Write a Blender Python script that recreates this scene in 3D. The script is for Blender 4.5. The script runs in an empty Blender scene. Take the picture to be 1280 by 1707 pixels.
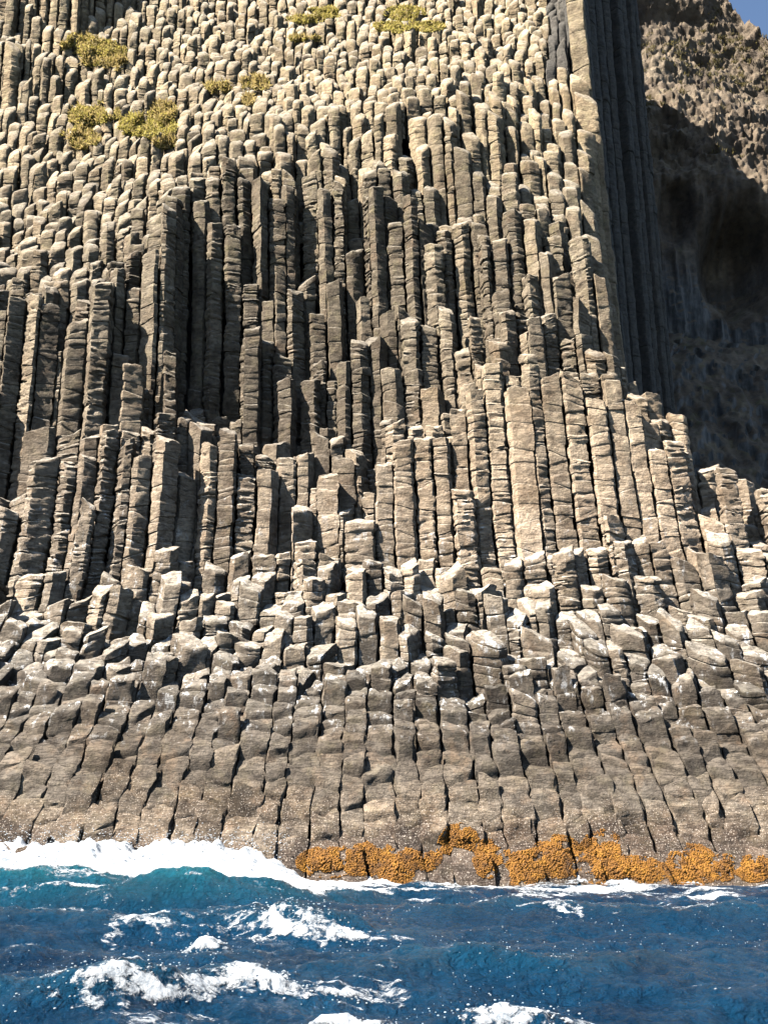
import bpy, math, random
import numpy as np
from mathutils import Vector
from mathutils.bvhtree import BVHTree

rng = np.random.default_rng(7)
random.seed(7)
scene = bpy.context.scene
COL = scene.collection

# ------------------------------------------------------------------ camera
F, CU, CV = 1800.0, 640.0, 853.5          # focal length and centre in photo pixels
TH = math.radians(14.8)
CAMZ = 5.0
ct, st = math.cos(TH), math.sin(TH)

def proj(x, y, z):
    d = y * ct + (z - CAMZ) * st
    d = np.maximum(d, 0.1)
    return CU + F * x / d, CV - F * (-y * st + (z - CAMZ) * ct) / d

def at(u, v, Y):
    a = (u - CU) / F
    b = (CV - v) / F
    k = Y / (ct - b * st)
    return np.array([a * k, Y + 0 * k, CAMZ + k * (st + b * ct)])

# ------------------------------------------------------------------ numpy noise
def _hash(ix, iy, iz):
    h = (ix.astype(np.int64) * 374761393 + iy.astype(np.int64) * 668265263 + iz.astype(np.int64) * 1440662683) & 0xFFFFFFFF
    h = ((h ^ (h >> 13)) * 1274126177) & 0xFFFFFFFF
    h = (h ^ (h >> 16)) & 0xFFFFFF
    return h.astype(np.float64) / 0x7FFFFF - 1.0

def vnoise(x, y, z):
    x0, y0, z0 = np.floor(x), np.floor(y), np.floor(z)
    fx, fy, fz = x - x0, y - y0, z - z0
    fx = fx * fx * (3 - 2 * fx); fy = fy * fy * (3 - 2 * fy); fz = fz * fz * (3 - 2 * fz)
    ix, iy, iz = x0.astype(np.int64), y0.astype(np.int64), z0.astype(np.int64)
    def c(a, b, d): return _hash(ix + a, iy + b, iz + d)
    a = c(0,0,0) * (1 - fx) + c(1,0,0) * fx
    b = c(0,1,0) * (1 - fx) + c(1,1,0) * fx
    e = c(0,0,1) * (1 - fx) + c(1,0,1) * fx
    f = c(0,1,1) * (1 - fx) + c(1,1,1) * fx
    return (a * (1 - fy) + b * fy) * (1 - fz) + (e * (1 - fy) + f * fy) * fz

def fbm(x, y, z, o=3):
    r = 0; a = 1.0; s = 0
    for k in range(o):
        r = r + a * vnoise(x * 2**k + 17.3 * k, y * 2**k + 5.1 * k, z * 2**k - 9.7 * k)
        s += a; a *= 0.5
    return r / s

def worley(x, y, z):
    ix, iy, iz = np.floor(x), np.floor(y), np.floor(z)
    best = np.full(x.shape, 9.0)
    for a in (-1, 0, 1):
        for b in (-1, 0, 1):
            for c in (-1, 0, 1):
                jx, jy, jz = ix + a, iy + b, iz + c
                px = jx + 0.5 + 0.42 * _hash(jx, jy, jz)
                py = jy + 0.5 + 0.42 * _hash(jx + 71, jy, jz)
                pz = jz + 0.5 + 0.42 * _hash(jx, jy + 53, jz)
                best = np.minimum(best, (px - x)**2 + (py - y)**2 + (pz - z)**2)
    return np.sqrt(best)

def smooth(a, b, x):
    t = np.clip((x - a) / (b - a), 0, 1)
    return t * t * (3 - 2 * t)

# ------------------------------------------------------------------ object helpers
def mesh_obj(name, V, quads=None, tris=None, mat=None, smooth_shade=True, attrs=None, sharp=None, parent=None):
    me = bpy.data.meshes.new(name)
    V = np.asarray(V, dtype=np.float32)
    q = np.zeros((0, 4), np.int32) if quads is None else np.asarray(quads, np.int32)
    t = np.zeros((0, 3), np.int32) if tris is None else np.asarray(tris, np.int32)
    nq, nt = len(q), len(t)
    me.vertices.add(len(V)); me.vertices.foreach_set('co', V.ravel())
    me.loops.add(nq * 4 + nt * 3)
    me.loops.foreach_set('vertex_index', np.concatenate([q.ravel(), t.ravel()]).astype(np.int32))
    me.polygons.add(nq + nt)
    me.polygons.foreach_set('loop_start', np.concatenate([np.arange(nq) * 4, nq * 4 + np.arange(nt) * 3]).astype(np.int32))
    me.polygons.foreach_set('loop_total', np.concatenate([np.full(nq, 4), np.full(nt, 3)]).astype(np.int32))
    me.update(calc_edges=True)
    me.validate()
    if smooth_shade:
        me.polygons.foreach_set('use_smooth', np.ones(len(me.polygons), bool))
        if sharp: me.set_sharp_from_angle(angle=math.radians(sharp))
    if attrs:
        for k, a in attrs.items():
            at_ = me.attributes.new(k, 'FLOAT', 'POINT')
            at_.data.foreach_set('value', np.asarray(a, np.float32))
    if mat: me.materials.append(mat)
    o = bpy.data.objects.new(name, me)
    COL.objects.link(o)
    if parent: o.parent = parent
    return o

def tag(o, label=None, cat=None, group=None, kind=None):
    if label: o['label'] = label
    if cat: o['category'] = cat
    if group: o['group'] = group
    if kind: o['kind'] = kind
    return o

def grid_quads(nr, nc):
    i = np.arange(nr - 1)[:, None] * nc + np.arange(nc - 1)[None, :]
    i = i.ravel()
    return np.stack([i, i + 1, i + nc + 1, i + nc], 1)

# ------------------------------------------------------------------ materials
class NT:
    def __init__(s, name):
        s.m = bpy.data.materials.new(name); s.m.use_nodes = True
        s.t = s.m.node_tree; s.n = s.t.nodes
        s.b = s.n['Principled BSDF']
    def node(s, typ, **kw):
        n = s.n.new(typ)
        for k, v in kw.items():
            if k.startswith('i_'):
                n.inputs[k[2:].replace('_', ' ')].default_value = v
            else: setattr(n, k, v)
        return n
    def link(s, a, b): s.t.links.new(a, b)
    def pos(s): return s.node('ShaderNodeNewGeometry').outputs['Position']
    def mapping(s, vec, scale):
        n = s.node('ShaderNodeMapping'); n.inputs['Scale'].default_value = scale
        s.link(vec, n.inputs['Vector']); return n.outputs['Vector']
    def noise(s, vec, scale, detail=4, rough=0.55, dist=0.0):
        n = s.node('ShaderNodeTexNoise'); n.inputs['Scale'].default_value = scale
        n.inputs['Detail'].default_value = detail; n.inputs['Roughness'].default_value = rough
        n.inputs['Distortion'].default_value = dist
        s.link(vec, n.inputs['Vector']); return n.outputs['Fac']
    def ramp(s, fac, stops):
        n = s.node('ShaderNodeValToRGB'); e = n.color_ramp.elements
        while len(e) < len(stops): e.new(0.5)
        for k, (p, c) in enumerate(stops):
            e[k].position = p
            e[k].color = (c, c, c, 1) if not hasattr(c, '__len__') else (*c, 1)
        s.link(fac, n.inputs['Fac']); return n.outputs['Color']
    def math(s, op, a, b=None, clamp=False):
        n = s.node('ShaderNodeMath', operation=op); n.use_clamp = clamp
        for k, x in enumerate((a, b)):
            if x is None: continue
            if isinstance(x, (int, float)): n.inputs[k].default_value = x
            else: s.link(x, n.inputs[k])
        return n.outputs[0]
    def mix(s, fac, a, b, blend='MIX'):
        n = s.node('ShaderNodeMix', data_type='RGBA', blend_type=blend)
        for idx, x in ((0, fac), (6, a), (7, b)):
            if isinstance(x, (int, float)): n.inputs[idx].default_value = x
            elif isinstance(x, tuple): n.inputs[idx].default_value = (*x, 1)
            else: s.link(x, n.inputs[idx])
        return n.outputs[2]
    def maprange(s, x, a, b, c=0.0, d=1.0):
        n = s.node('ShaderNodeMapRange'); s.link(x, n.inputs[0])
        for k, q in zip((1, 2, 3, 4), (a, b, c, d)): n.inputs[k].default_value = q
        return n.outputs[0]
    def attr(s, name): return s.node('ShaderNodeAttribute', attribute_name=name).outputs['Fac']
    def sep(s, vec):
        n = s.node('ShaderNodeSeparateXYZ'); s.link(vec, n.inputs[0]); return n.outputs
    def bump(s, h, dist, strength=1.0, normal=None):
        n = s.node('ShaderNodeBump'); n.inputs['Distance'].default_value = dist; n.inputs['Strength'].default_value = strength
        s.link(h, n.inputs['Height'])
        if normal is not None: s.link(normal, n.inputs['Normal'])
        return n.outputs['Normal']

def rock_material():
    t = NT('basalt')
    P = t.pos(); z = t.sep(P)[2]; geo = t.node('ShaderNodeNewGeometry')
    nz = t.sep(geo.outputs['Normal'])[2]
    n1 = t.noise(P, 0.28, 6, 0.6, 0.3); n2 = t.noise(P, 1.7, 8, 0.65); n3 = t.noise(P, 7.0, 6, 0.7)
    base = t.ramp(n1, [(0.30, (0.130, 0.102, 0.074)), (0.5, (0.208, 0.177, 0.142)), (0.68, (0.30, 0.262, 0.215))])
    patch = t.ramp(n2, [(0.32, (0.55, 0.52, 0.50)), (0.5, (1, 1, 1)), (0.7, (1.28, 1.25, 1.2))])
    col = t.mix(1.0, base, patch, 'MULTIPLY')
    # height zones: dark splash band, bleached stubs, rosy shafts, ochre lichen crown
    zz = t.math('ADD', z, t.math('MULTIPLY', t.math('SUBTRACT', n1, 0.5), 9.0))
    zf = t.maprange(zz, 0, 100)
    zone = t.ramp(zf, [(0.0, (0.36, 0.31, 0.30)), (0.024, (0.46, 0.40, 0.38)), (0.04, (0.80, 0.75, 0.71)), (0.055, (0.56, 0.545, 0.54)), (0.125, (0.46, 0.45, 0.455)), (0.185, (1.0, 0.97, 0.94)),
                       (0.27, (1.2, 1.12, 1.05)), (0.38, (0.98, 0.93, 0.84)), (0.60, (0.98, 0.93, 0.80)), (0.72, (1.18, 1.10, 0.90)), (1.0, (1.25, 1.16, 0.93))])
    col = t.mix(1.0, col, zone, 'MULTIPLY')
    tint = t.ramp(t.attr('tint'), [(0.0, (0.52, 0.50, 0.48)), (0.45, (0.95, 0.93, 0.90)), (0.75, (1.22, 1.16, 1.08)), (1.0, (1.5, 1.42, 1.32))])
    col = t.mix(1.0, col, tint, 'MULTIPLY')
    # ochre / yellow lichen film in patches
    lich = t.math('MULTIPLY', t.ramp(t.noise(P, 0.9, 5, 0.7), [(0.5, 0.0), (0.68, 1.0)]), t.maprange(z, 30, 75, 0.12, 0.5))
    col = t.mix(lich, col, (0.25, 0.21, 0.10))
    rust = t.math('MULTIPLY', t.ramp(t.noise(P, 0.55, 5, 0.65), [(0.56, 0.0), (0.7, 1.0)]), 0.4)
    col = t.mix(rust, col, (0.26, 0.17, 0.105))
    col = t.mix(t.math('MULTIPLY', t.attr('flank_shade'), 0.9), col, t.mix(n2, (0.030, 0.028, 0.026), (0.12, 0.112, 0.10)))  # bare flank rock, darkened to carry the side wall's shade in its colour
    # bleached, guano streaked tops of the stubs
    up = t.maprange(nz, 0.15, 0.75)
    band = t.ramp(t.maprange(z, 0, 100), [(0.09, 0.0), (0.17, 0.5), (0.30, 0.5), (0.42, 0.3), (0.6, 0.4), (1.0, 0.6)])
    bl = t.math('MULTIPLY', t.math('MULTIPLY', up, t.math('MULTIPLY', band, t.math('SUBTRACT', 1.0, t.attr('flank_shade')))), t.ramp(n2, [(0.3, 0.25), (0.6, 1.0)]))
    col = t.mix(bl, col, (0.56, 0.51, 0.43))
    gz = t.ramp(t.maprange(z, 0, 100), [(0.08, 0.0), (0.12, 1.0), (0.24, 0.8), (0.30, 0.0)])
    gu = t.math('MULTIPLY', t.ramp(t.noise(t.mapping(P, (1, 1, 0.45)), 1.5, 9, 0.75), [(0.56, 0.0), (0.62, 1.0)]), gz)
    gu = t.math('MULTIPLY', gu, t.maprange(nz, -0.2, 0.4))
    col = t.mix(gu, col, (0.72, 0.71, 0.69))
    # barnacles near the water
    v = t.node('ShaderNodeTexVoronoi'); v.inputs['Scale'].default_value = 9.0; t.link(P, v.inputs['Vector'])
    bz = t.ramp(t.maprange(zz, 0, 10), [(0.0, 0.75), (0.42, 0.55), (0.62, 0.0)])
    ba = t.math('MULTIPLY', t.ramp(v.outputs['Distance'], [(0.22, 1.0), (0.38, 0.0)]), t.math('MULTIPLY', bz, t.ramp(n3, [(0.42, 0.0), (0.55, 1.0)])))
    col = t.mix(ba, col, (0.62, 0.53, 0.44))
    t.link(col, t.b.inputs['Base Color'])
    t.link(t.maprange(zz, 0.6, 2.6, 0.35, 0.88), t.b.inputs['Roughness'])
    t.b.inputs['Specular IOR Level'].default_value = 0.25
    # cross joints and pitting
    wob = t.noise(t.mapping(P, (0.35, 0.35, 2.4)), 1.6, 7, 0.65, 0.6)
    crack = t.ramp(wob, [(0.42, 1.0), (0.485, 0.9), (0.5, 0.0), (0.515, 0.9), (0.58, 1.0)])
    h = t.math('ADD', t.math('MULTIPLY', n3, 0.35), t.math('MULTIPLY', n2, 1.0))
    h = t.math('ADD', h, t.math('MULTIPLY', crack, 0.25))
    t.link(t.bump(h, 0.24, 1.0), t.b.inputs['Normal'])
    return t.m

M_ROCK = rock_material()

def core_material():
    t = NT('dark_fissure_rock')
    P = t.pos()
    t.link(t.ramp(t.noise(P, 1.0, 5), [(0.3, (0.06, 0.05, 0.04)), (0.7, (0.14, 0.115, 0.09))]), t.b.inputs['Base Color'])
    t.b.inputs['Roughness'].default_value = 0.95
    return t.m

# ------------------------------------------------------------------ envelope of the cliff, as tiers
def L(v, Y): return (np.array(v, float), np.array(Y, float))
def cst(a): return [(0, a), (1280, a)]
OFFS = [(-80, -0.6), (205, -1.3), (293, -1.9), (306, 1.6), (420, 2.3), (640, 2.3), (700, 1.5), (850, 0.1), (1000, -1.2), (1280, -1.2)]
def wav(c, k=1.0): return [(u, c + k * o) for u, o in OFFS]
L6 = [(-80, 800), (0, 800), (85, 785), (110, 775), (140, 800), (155, 730), (185, 735), (200, 765), (235, 765), (250, 722), (335, 730), (370, 735), (390, 765),
      (450, 770), (520, 775), (590, 775), (620, 790), (650, 735), (720, 745), (760, 700), (800, 640), (850, 600), (900, 640), (960, 650), (980, 640), (1040, 655), (1090, 700),
      (1150, 760), (1200, 800), (1280, 838), (1400, 850)]
L8 = [(-80, 515), (0, 515), (60, 512), (140, 512), (198, 500), (206, 597), (292, 590), (302, 690), (345, 595), (362, 595), (365, 690), (396, 690), (404, 560), (437, 560), (446, 610),
      (470, 590), (500, 560), (520, 612), (560, 605), (612, 600), (625, 555), (660, 550), (700, 530), (780, 545), (840, 520), (900, 500), (960, 520), (1040, 600), (1090, 660), (1150, 720), (1280, 800)]
L10 = [(-80, 495), (0, 498), (60, 500), (130, 480), (190, 462), (240, 430), (262, 400), (285, 345), (325, 335), (380, 306), (450, 312), (480, 320), (490, 480), (510, 480), (518, 312), (565, 312), (572, 420), (606, 420), (612, 315),
       (680, 315), (692, 395), (760, 385), (850, 370), (950, 390), (1040, 500), (1090, 600), (1280, 760)]
LINES = [
    (cst(1482), cst(66.0)),
    ([(0, 1405), (600, 1410), (1280, 1405)], cst(67.0)),
    ([(0, 1275), (600, 1270), (800, 1305), (1280, 1315)], [(0, 69.4), (600, 69.4), (800, 68.7), (1280, 68.7)]),
    ([(0, 1118), (300, 1128), (560, 1140), (720, 1205), (900, 1255), (1280, 1250)], [(0, 73.2), (560, 72.8), (720, 71.2), (900, 70.0), (1280, 70.2)]),
    ([(0, 1020), (640, 1025), (1000, 1000), (1280, 990)], [(0, 78.0), (640, 77), (1280, 78)]),
    ([(0, 940), (150, 930), (250, 920), (400, 900), (600, 905), (700, 938), (800, 932), (900, 895), (1000, 868), (1100, 860), (1280, 885), (1400, 890)], wav(80.8, 0.35)),
    (L6, wav(81.4, 0.4)),
    ([(u, v - 34) for u, v in L6], wav(84.0, 0.7)),
    (L8, wav(84.6, 0.8)),
    ([(u, v - 17) for u, v in L8], wav(86.2, 1.0)),
    (L10, wav(87.0, 1.0)),
    ([(u, v - 24) for u, v in L10], wav(90.0, 0.6)),
    ([(-80, 345), (0, 345), (160, 300), (300, 235), (500, 200), (640, 190), (760, 185), (830, 185), (900, 205), (970, 210)], [(0, 99), (300, 97), (470, 95.8), (580, 95.2), (640, 93.6), (690, 92.6), (830, 93.2), (870, 95.6), (900, 96), (980, 96.5)]),
    ([(-80, 185), (0, 185), (130, 185), (400, 120), (640, 95), (760, 150), (830, 155), (860, 60), (900, 55), (940, 20)], [(0, 107.5), (400, 106), (640, 105.5), (760, 96.5), (830, 96.5), (860, 103), (940, 103)]),
    ([(-80, 92), (0, 88), (50, 88), (95, 70), (140, 50), (200, 12), (400, 2), (700, -5), (900, -20)], [(0, 109), (80, 109.4), (130, 112.5), (200, 116), (400, 118.5), (700, 117.5), (900, 114)]),
    ([(-80, 62), (0, 58), (90, 52), (140, 34), (200, 6), (400, -25), (900, -40)], [(0, 111.5), (100, 111.8), (150, 114), (200, 117), (400, 120.5), (900, 116)]),
    (cst(-190), [(0, 112.5), (120, 113.4), (200, 120), (400, 127), (900, 124)]),
]
K = len(LINES)
S1 = [(-400, 905), (-150, 918), (0, 938), (60, 945), (112, 950), (120, 968), (185, 974), (250, 984), (300, 986), (450, 1000), (545, 1022), (600, 1026), (632, 1032), (660, 1086), (700, 1096), (715, 1128), (745, 1140), (760, 1170), (785, 1188),
      (815, 1232), (832, 1262), (840, 1300), (848, 2600), (3000, 2600)]
XS = [(80, 20), (88, 20), (100, 21), (113, 23.5), (122, 29.5), (131, 37)]

def ip(u, pts): return np.interp(u, [p[0] for p in pts], [p[1] for p in pts])

def env(u, v):
    vs = np.array([ip(u, l[0]) for l in LINES]); Ys = np.array([ip(u, l[1]) for l in LINES])
    for k in range(1, K): vs[k] = np.minimum(vs[k], vs[k - 1] - 3)
    for k in range(1, K): Ys[k] = np.maximum(Ys[k], Ys[k - 1] + 0.02)
    Y = np.where(v >= vs[0], Ys[0], 0.0); T = np.zeros_like(v)
    for k in range(K - 1):
        m = (v < vs[k]) & (v >= vs[k + 1])
        f = (vs[k] - v) / (vs[k] - vs[k + 1])
        Y = np.where(m, Ys[k] + f * (Ys[k + 1] - Ys[k]), Y); T = np.where(m, k + f, T)
    m = v < vs[-1]
    Y = np.where(m, Ys[-1] + (vs[-1] - v) * 0.3, Y); T = np.where(m, K - 1, T)
    return Y, T

def gfan(z):   # the columns fan: they close up with height
    z = np.maximum(z, -3)
    return 1 + 0.0105 * np.log1p(np.exp((20 - z) / 4)) * 4 + 0.0016 * np.log1p(np.exp((46 - z) / 5)) * 5

def wx(X, z, y): return X * gfan(z) - 0.035 * (1 - 0.45 * smooth(99, 112, np.asarray(y, float))) * 6 * np.log1p(np.exp((np.asarray(z, float) - 22) / 6))

def inside(X, y, z, yj):
    x = wx(X, z, y)
    u, v = proj(x, y, z)
    Y, T = env(u, v)
    left = u < ip(v, S1)
    a = left & (yj > Y)
    b = (~left) & (y > 88) & (x < ip(y, XS) + 0.7 * np.sin(y * 1.9)) & (y < 131)
    return a | b, T, u, v

# ------------------------------------------------------------------ column sites
sites = []
y = 65.2
while y < 137:
    s = float(np.interp(y, [66, 76, 82, 92, 100], [1.36, 1.42, 1.52, 1.46, 1.27]))
    ap = y < 73.5          # on the apron the blocks stand in files running up the slope
    off = 0.0 if ap else rng.uniform(0, s)
    if ap: s = 1.36
    xm = 60
    for X in np.arange(-xm, xm, s):
        jx = (0.05 if ap else 0.18) * s
        if rng.random() < (0.03 if ap else 0.09 if y < 85 else 0.04): continue
        fx_ = 0.25 * s * math.sin(X * 1.7) if ap else 0
        sites.append((X + off + fx_ + rng.normal(0, jx), y + (0.26 * s * math.sin(X * 41.3) if ap else 0) + rng.normal(0, (0.07 if ap else 0.18) * s), s))
    y += (0.39 if ap else 0.86) * s
sites = np.array(sites)
# keep only what the view (with a margin) or its shadows can need
SX, SY, SS = sites.T
yj = SY + rng.normal(0, 1, len(SY)) * np.interp(SY, [66, 78, 82, 90, 100], [0.08, 0.25, 0.22, 0.25, 0.3])
H = np.full(len(SX), -1.0); HT = np.zeros(len(SX)); alive = np.ones(len(SX), bool); side = np.zeros(len(SX), bool)
for z in np.arange(-0.4, 142, 0.25):
    ins, T, u, v = inside(SX, SY, np.full_like(SX, z), yj)
    alive &= ins
    H = np.where(alive, z, H); HT = np.where(alive, T, HT)
    if not alive.any(): break
# the low shelf to the right dips away behind its rim
xw = wx(SX, H, SY); low = (xw > ip(SY, XS)) & (SY > 84)
H = np.where(low, H - (SY - 84) * 1.1, H)
low2 = (SY > 96) & (xw > ip(SY, XS)) | (SY > 131)
u_t, v_t = proj(wx(SX, H, SY), SY, H)
keep = (~low2) & (H > -0.9) & (u_t > -190) & (u_t < 1420) & (v_t > -210)
top_keep = (H > 100) & (SX > 10)       # the shaded side wall rises past the frame
keep |= (~low2) & (H > -0.9) & (u_t > 560) & (u_t < 1400) & (v_t > -1500) & (SY > 98)
idx = np.nonzero(keep)[0]
SX, SY, SS, H, HT = SX[idx], SY[idx], SS[idx], H[idx], HT[idx]
N = len(SX)
H0 = H.copy()
# per zone parameters, by tier index (T runs 0..K-1)
#        0    1    2    3    4    5    6    7    8    9   10   11   12   13   14   15  16
A_jit = [.10, .12, .18, .5, .75, .9, .8, .8, .9, .8, .8, .65, .62, .62, .62, .62, .62]
A_tlt = [.86, .88, .86, .62, .42, .28, .22, .25, .25, .28, .30, .5, .72, .84, .86, .86, .86]
A_gap = [.022, .022, .03, .06, .09, .10, .10, .105, .10, .13, .15, .13, .16, .19, .19, .19, .19]
A_rnd = [.13, .12, .13, .20, .22, .22, .25, .25, .28, .3, .32, .55, .85, 1.0, 1.0, 1.0, 1.0]
A_rib = [.04, .04, .045, .05, .07, .085, .10, .11, .12, .12, .11, .09, .06, .06, .06, .06, .06]
A_nse = [.30, .27, .24, .15, .13, .12, .12, .12, .12, .12, .12, .13, .13, .13, .13, .13, .13]
zp = lambda a: np.interp(HT, np.arange(K), a)
jit, tlt, gap, rnd, ribv, nsev = map(zp, (A_jit, A_tlt, A_gap, A_rnd, A_rib, A_nse))
H = H + rng.normal(0, 1, N) * jit
brok = (rng.random(N) < 0.16) & (HT > 4.5) & (HT < 11)
H = np.where(brok, H - rng.uniform(0.8, 4.5, N), H)
u_h, _v = proj(wx(SX, H - 3, SY), SY, H - 3)
slot = (rng.random(N) < 0.2) & (HT > 7.2) & (HT < 9.6) & (u_h < 820)     # columns fallen away leave dark slots
H = np.where(slot & ~brok, H - rng.uniform(4, 10, N), H)
sho = (u_h > 1085) & (HT > 4.6) & (HT < 6.6) & (rng.random(N) < 0.5)       # the shoulder is broken down to short steps
H = np.where(sho, H - rng.uniform(0.8, 3.5, N), H)
H = np.maximum(H, 0.2)

# neighbours (spatial hash by brute force distance in slices)
neigh = []
for i in range(N):
    d2 = (SX - SX[i])**2 + (SY - SY[i])**2
    j = np.nonzero(d2 < (3.0 * SS[i])**2)[0]
    j = j[j != i]
    neigh.append(j[np.argsort(d2[j])][:16])

def clip(poly, px, py, nx, ny):
    out = []
    m = len(poly)
    for k in range(m):
        a = poly[k]; b = poly[(k + 1) % m]
        da = (a[0] - px) * nx + (a[1] - py) * ny; db = (b[0] - px) * nx + (b[1] - py) * ny
        if da <= 0: out.append(a)
        if (da < 0 < db) or (db < 0 < da):
            f = da / (da - db); out.append((a[0] + f * (b[0] - a[0]), a[1] + f * (b[1] - a[1])))
    return out

NP = 18
allV, allR, allRib, allN, vcol = [], [], [], [], []
quadsL, trisL, vstart = [], [], [0]; flank_shade = []; tint = []
# unweathered brown rock in the recess, bleached rock on the outer shoulder
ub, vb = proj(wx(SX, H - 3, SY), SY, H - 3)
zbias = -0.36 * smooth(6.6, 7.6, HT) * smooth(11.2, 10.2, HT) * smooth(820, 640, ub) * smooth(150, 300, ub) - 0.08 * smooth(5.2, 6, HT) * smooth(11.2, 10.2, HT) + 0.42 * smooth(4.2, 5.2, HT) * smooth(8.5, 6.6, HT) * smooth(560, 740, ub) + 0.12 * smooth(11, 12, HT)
prox_v, prox_f, prox_id = [], [], []
base_n = 0
NBMIN = np.zeros(N)
for i in range(N):
    cx, cy, s = SX[i], SY[i], SS[i]
    r0 = 1.45 * s
    poly = [(cx + r0 * math.cos(a), cy + r0 * math.sin(a)) for a in np.linspace(0, 2 * math.pi, 9)[:-1]]
    for j in neigh[i]:
        dx, dy = SX[j] - cx, SY[j] - cy
        dd = math.hypot(dx, dy)
        if dd > 3.0 * s: continue
        poly = clip(poly, cx + dx / 2, cy + dy / 2, dx / dd, dy / dd)
    P = np.array(poly)
    # even resampling, then soften the corners
    Q = np.vstack([P, P[:1]]); sl = np.r_[0, np.cumsum(np.hypot(*np.diff(Q, axis=0).T))]
    tt = np.linspace(0, sl[-1], NP + 1)[:-1]
    R = np.stack([np.interp(tt, sl, Q[:, 0]), np.interp(tt, sl, Q[:, 1])], 1)
    for pc in P:
        R[np.argmin(((R - pc)**2).sum(1))] = pc
    cs_ = 0.14 if HT[i] < 3.2 else 0.18 if HT[i] > 11.5 else 0.09
    R = (1 - 2 * cs_) * R + cs_ * (np.roll(R, 1, 0) + np.roll(R, -1, 0))
    c = R.mean(0); D = (R - c) * (1 - gap[i] * (0.7 + 0.6 * rng.random()))
    # slope of the envelope round about
    jj = neigh[i][:8]
    if len(jj) >= 3:
        Am = np.stack([SX[jj] - cx, SY[jj] - cy], 1); hb = np.clip(H0[jj] - H0[i], -4, 4)
        g = np.linalg.lstsq(Am, hb, rcond=None)[0]
    else: g = np.zeros(2)
    apron = HT[i] < 3.2
    gl = 2.3 if apron else (1.7 if HT[i] > 11 else 1.0)
    gn = np.hypot(*g); g = g * min(1, gl / max(gn, 1e-6)) * tlt[i]
    g = g + rng.normal(0, 0.05 if apron else 0.26, 2)
    zt = H[i]
    nbm = min(H[neigh[i][:9]].min() if len(neigh[i]) else zt - 3, zt)
    if SY[i] > 85 and wx(cx, zt, cy) > ip(cy, XS) - 3.2: nbm = min(nbm, 16.0)     # open flank
    zb = max(nbm - 2.2, -2.5)
    zb = min(zb, zt - 2.0)
    NBMIN[i] = nbm
    flank = SY[i] > 85 and wx(cx, zt, cy) > ip(cy, XS) - 3.2
    rimdrop = rnd[i] * 0.45
    rings = []     # (z plane offset, scale, tilt vector fraction, shift)
    z = zt - rimdrop - 0.05
    # cross joints from the top down
    segs = []
    big = rng.random() < 0.3
    while z > zb:
        h = rng.uniform(0.35, 1.0) if not big else rng.uniform(0.7, 2.2)
        if flank: h = rng.uniform(1.0, 4.5)
        if apron: h = rng.uniform(1.2, 2.8)
        segs.append((max(z - h, zb), z)); z -= h
    sh = np.zeros(2)
    tj = g.copy()
    zl, sc, tx, ty, ox, oy = [], [], [], [], [], []
    def ring(zz, k, tv, o):
        zl.append(zz); sc.append(k); tx.append(tv[0]); ty.append(tv[1]); ox.append(o[0]); oy.append(o[1])
    depth0 = zt
    for (a, b) in segs:
        f0 = math.exp(-(depth0 - b) / 1.6); f1 = math.exp(-(depth0 - a) / 1.6)
        t0 = g * f0 + (1 - f0) * tj; tj = rng.normal(0, 0.2, 2); t1 = g * f1 + (1 - f1) * tj
        k = 1 + rng.normal(0, 0.022); o = sh + rng.normal(0, 0.022 * s, 2)
        h = b - a
        gr = rng.uniform(0.008, 0.045) if rng.random() < 0.8 else rng.uniform(0.05, 0.09)
        if len(zl): ring(b - 0.02, k - gr, t0, o)
        ring(b - 0.11, k, t0, o)
        nmid = max(1, int(h / (0.2 if 4 < HT[i] < 12 else 0.3)))
        for q in range(nmid):
            f = (q + 1) / (nmid + 1)
            ring(b - 0.11 - (h - 0.22) * f, k + 0.012 * math.sin(f * math.pi), t0 * (1 - f) + t1 * f, o)
        ring(a + 0.11, k, t1, o)
        ring(a + 0.02, k - gr, t1, o)
    zl, sc, tx, ty, ox, oy = map(np.array, (zl, sc, tx, ty, ox, oy))
    nr = len(zl)
    DX = D[None, :, 0] * sc[:, None] + ox[:, None]; DY = D[None, :, 1] * sc[:, None] + oy[:, None]
    DZ = zl[:, None] + tx[:, None] * D[None, :, 0] + ty[:, None] * D[None, :, 1]
    DZ = np.minimum.accumulate(DZ, axis=0)
    body = np.stack([c[0] + DX, c[1] + DY, DZ], 2)[::-1]      # bottom to top
    caps = []
    top = body[-1]
    brk = rng.normal(0, 0.05 * (1 + 2.2 * (HT[i] > 3) * (HT[i] < 11.3)), NP)
    brk = 0.5 * brk + 0.25 * (np.roll(brk, 1) + np.roll(brk, -1))
    o0 = np.array([ox[0], oy[0]])
    for (k, lift) in ((0.965, 0.45), (0.88, 0.72), (0.72, 0.88), (0.52, 0.96), (0.30, 0.99), (0.12, 1.0)):
        xy = D * k + o0
        zz = zt - rimdrop - 0.05 + rimdrop * lift * 1.6 + g[0] * D[:, 0] * k + g[1] * D[:, 1] * k + brk * k
        caps.append(np.stack([c[0] + xy[:, 0], c[1] + xy[:, 1], zz], 1))
    V = np.concatenate([body.reshape(-1, 3)] + caps + [np.array([[c[0] + o0[0], c[1] + o0[1], zt + rimdrop * 0.6]])])
    nring = nr + 6
    rad = np.concatenate([np.tile(D / (np.hypot(D[:, 0], D[:, 1])[:, None] + 1e-6), (nr, 1)), np.zeros((6 * NP + 1, 2))])
    allV.append(V); allR.append(rad)
    allRib.append(np.r_[np.full(nr * NP, ribv[i] * (0.12 if rng.random() < 0.35 else rng.uniform(0.4, 1.6))), np.full(6 * NP + 1, 0.0)])
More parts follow.
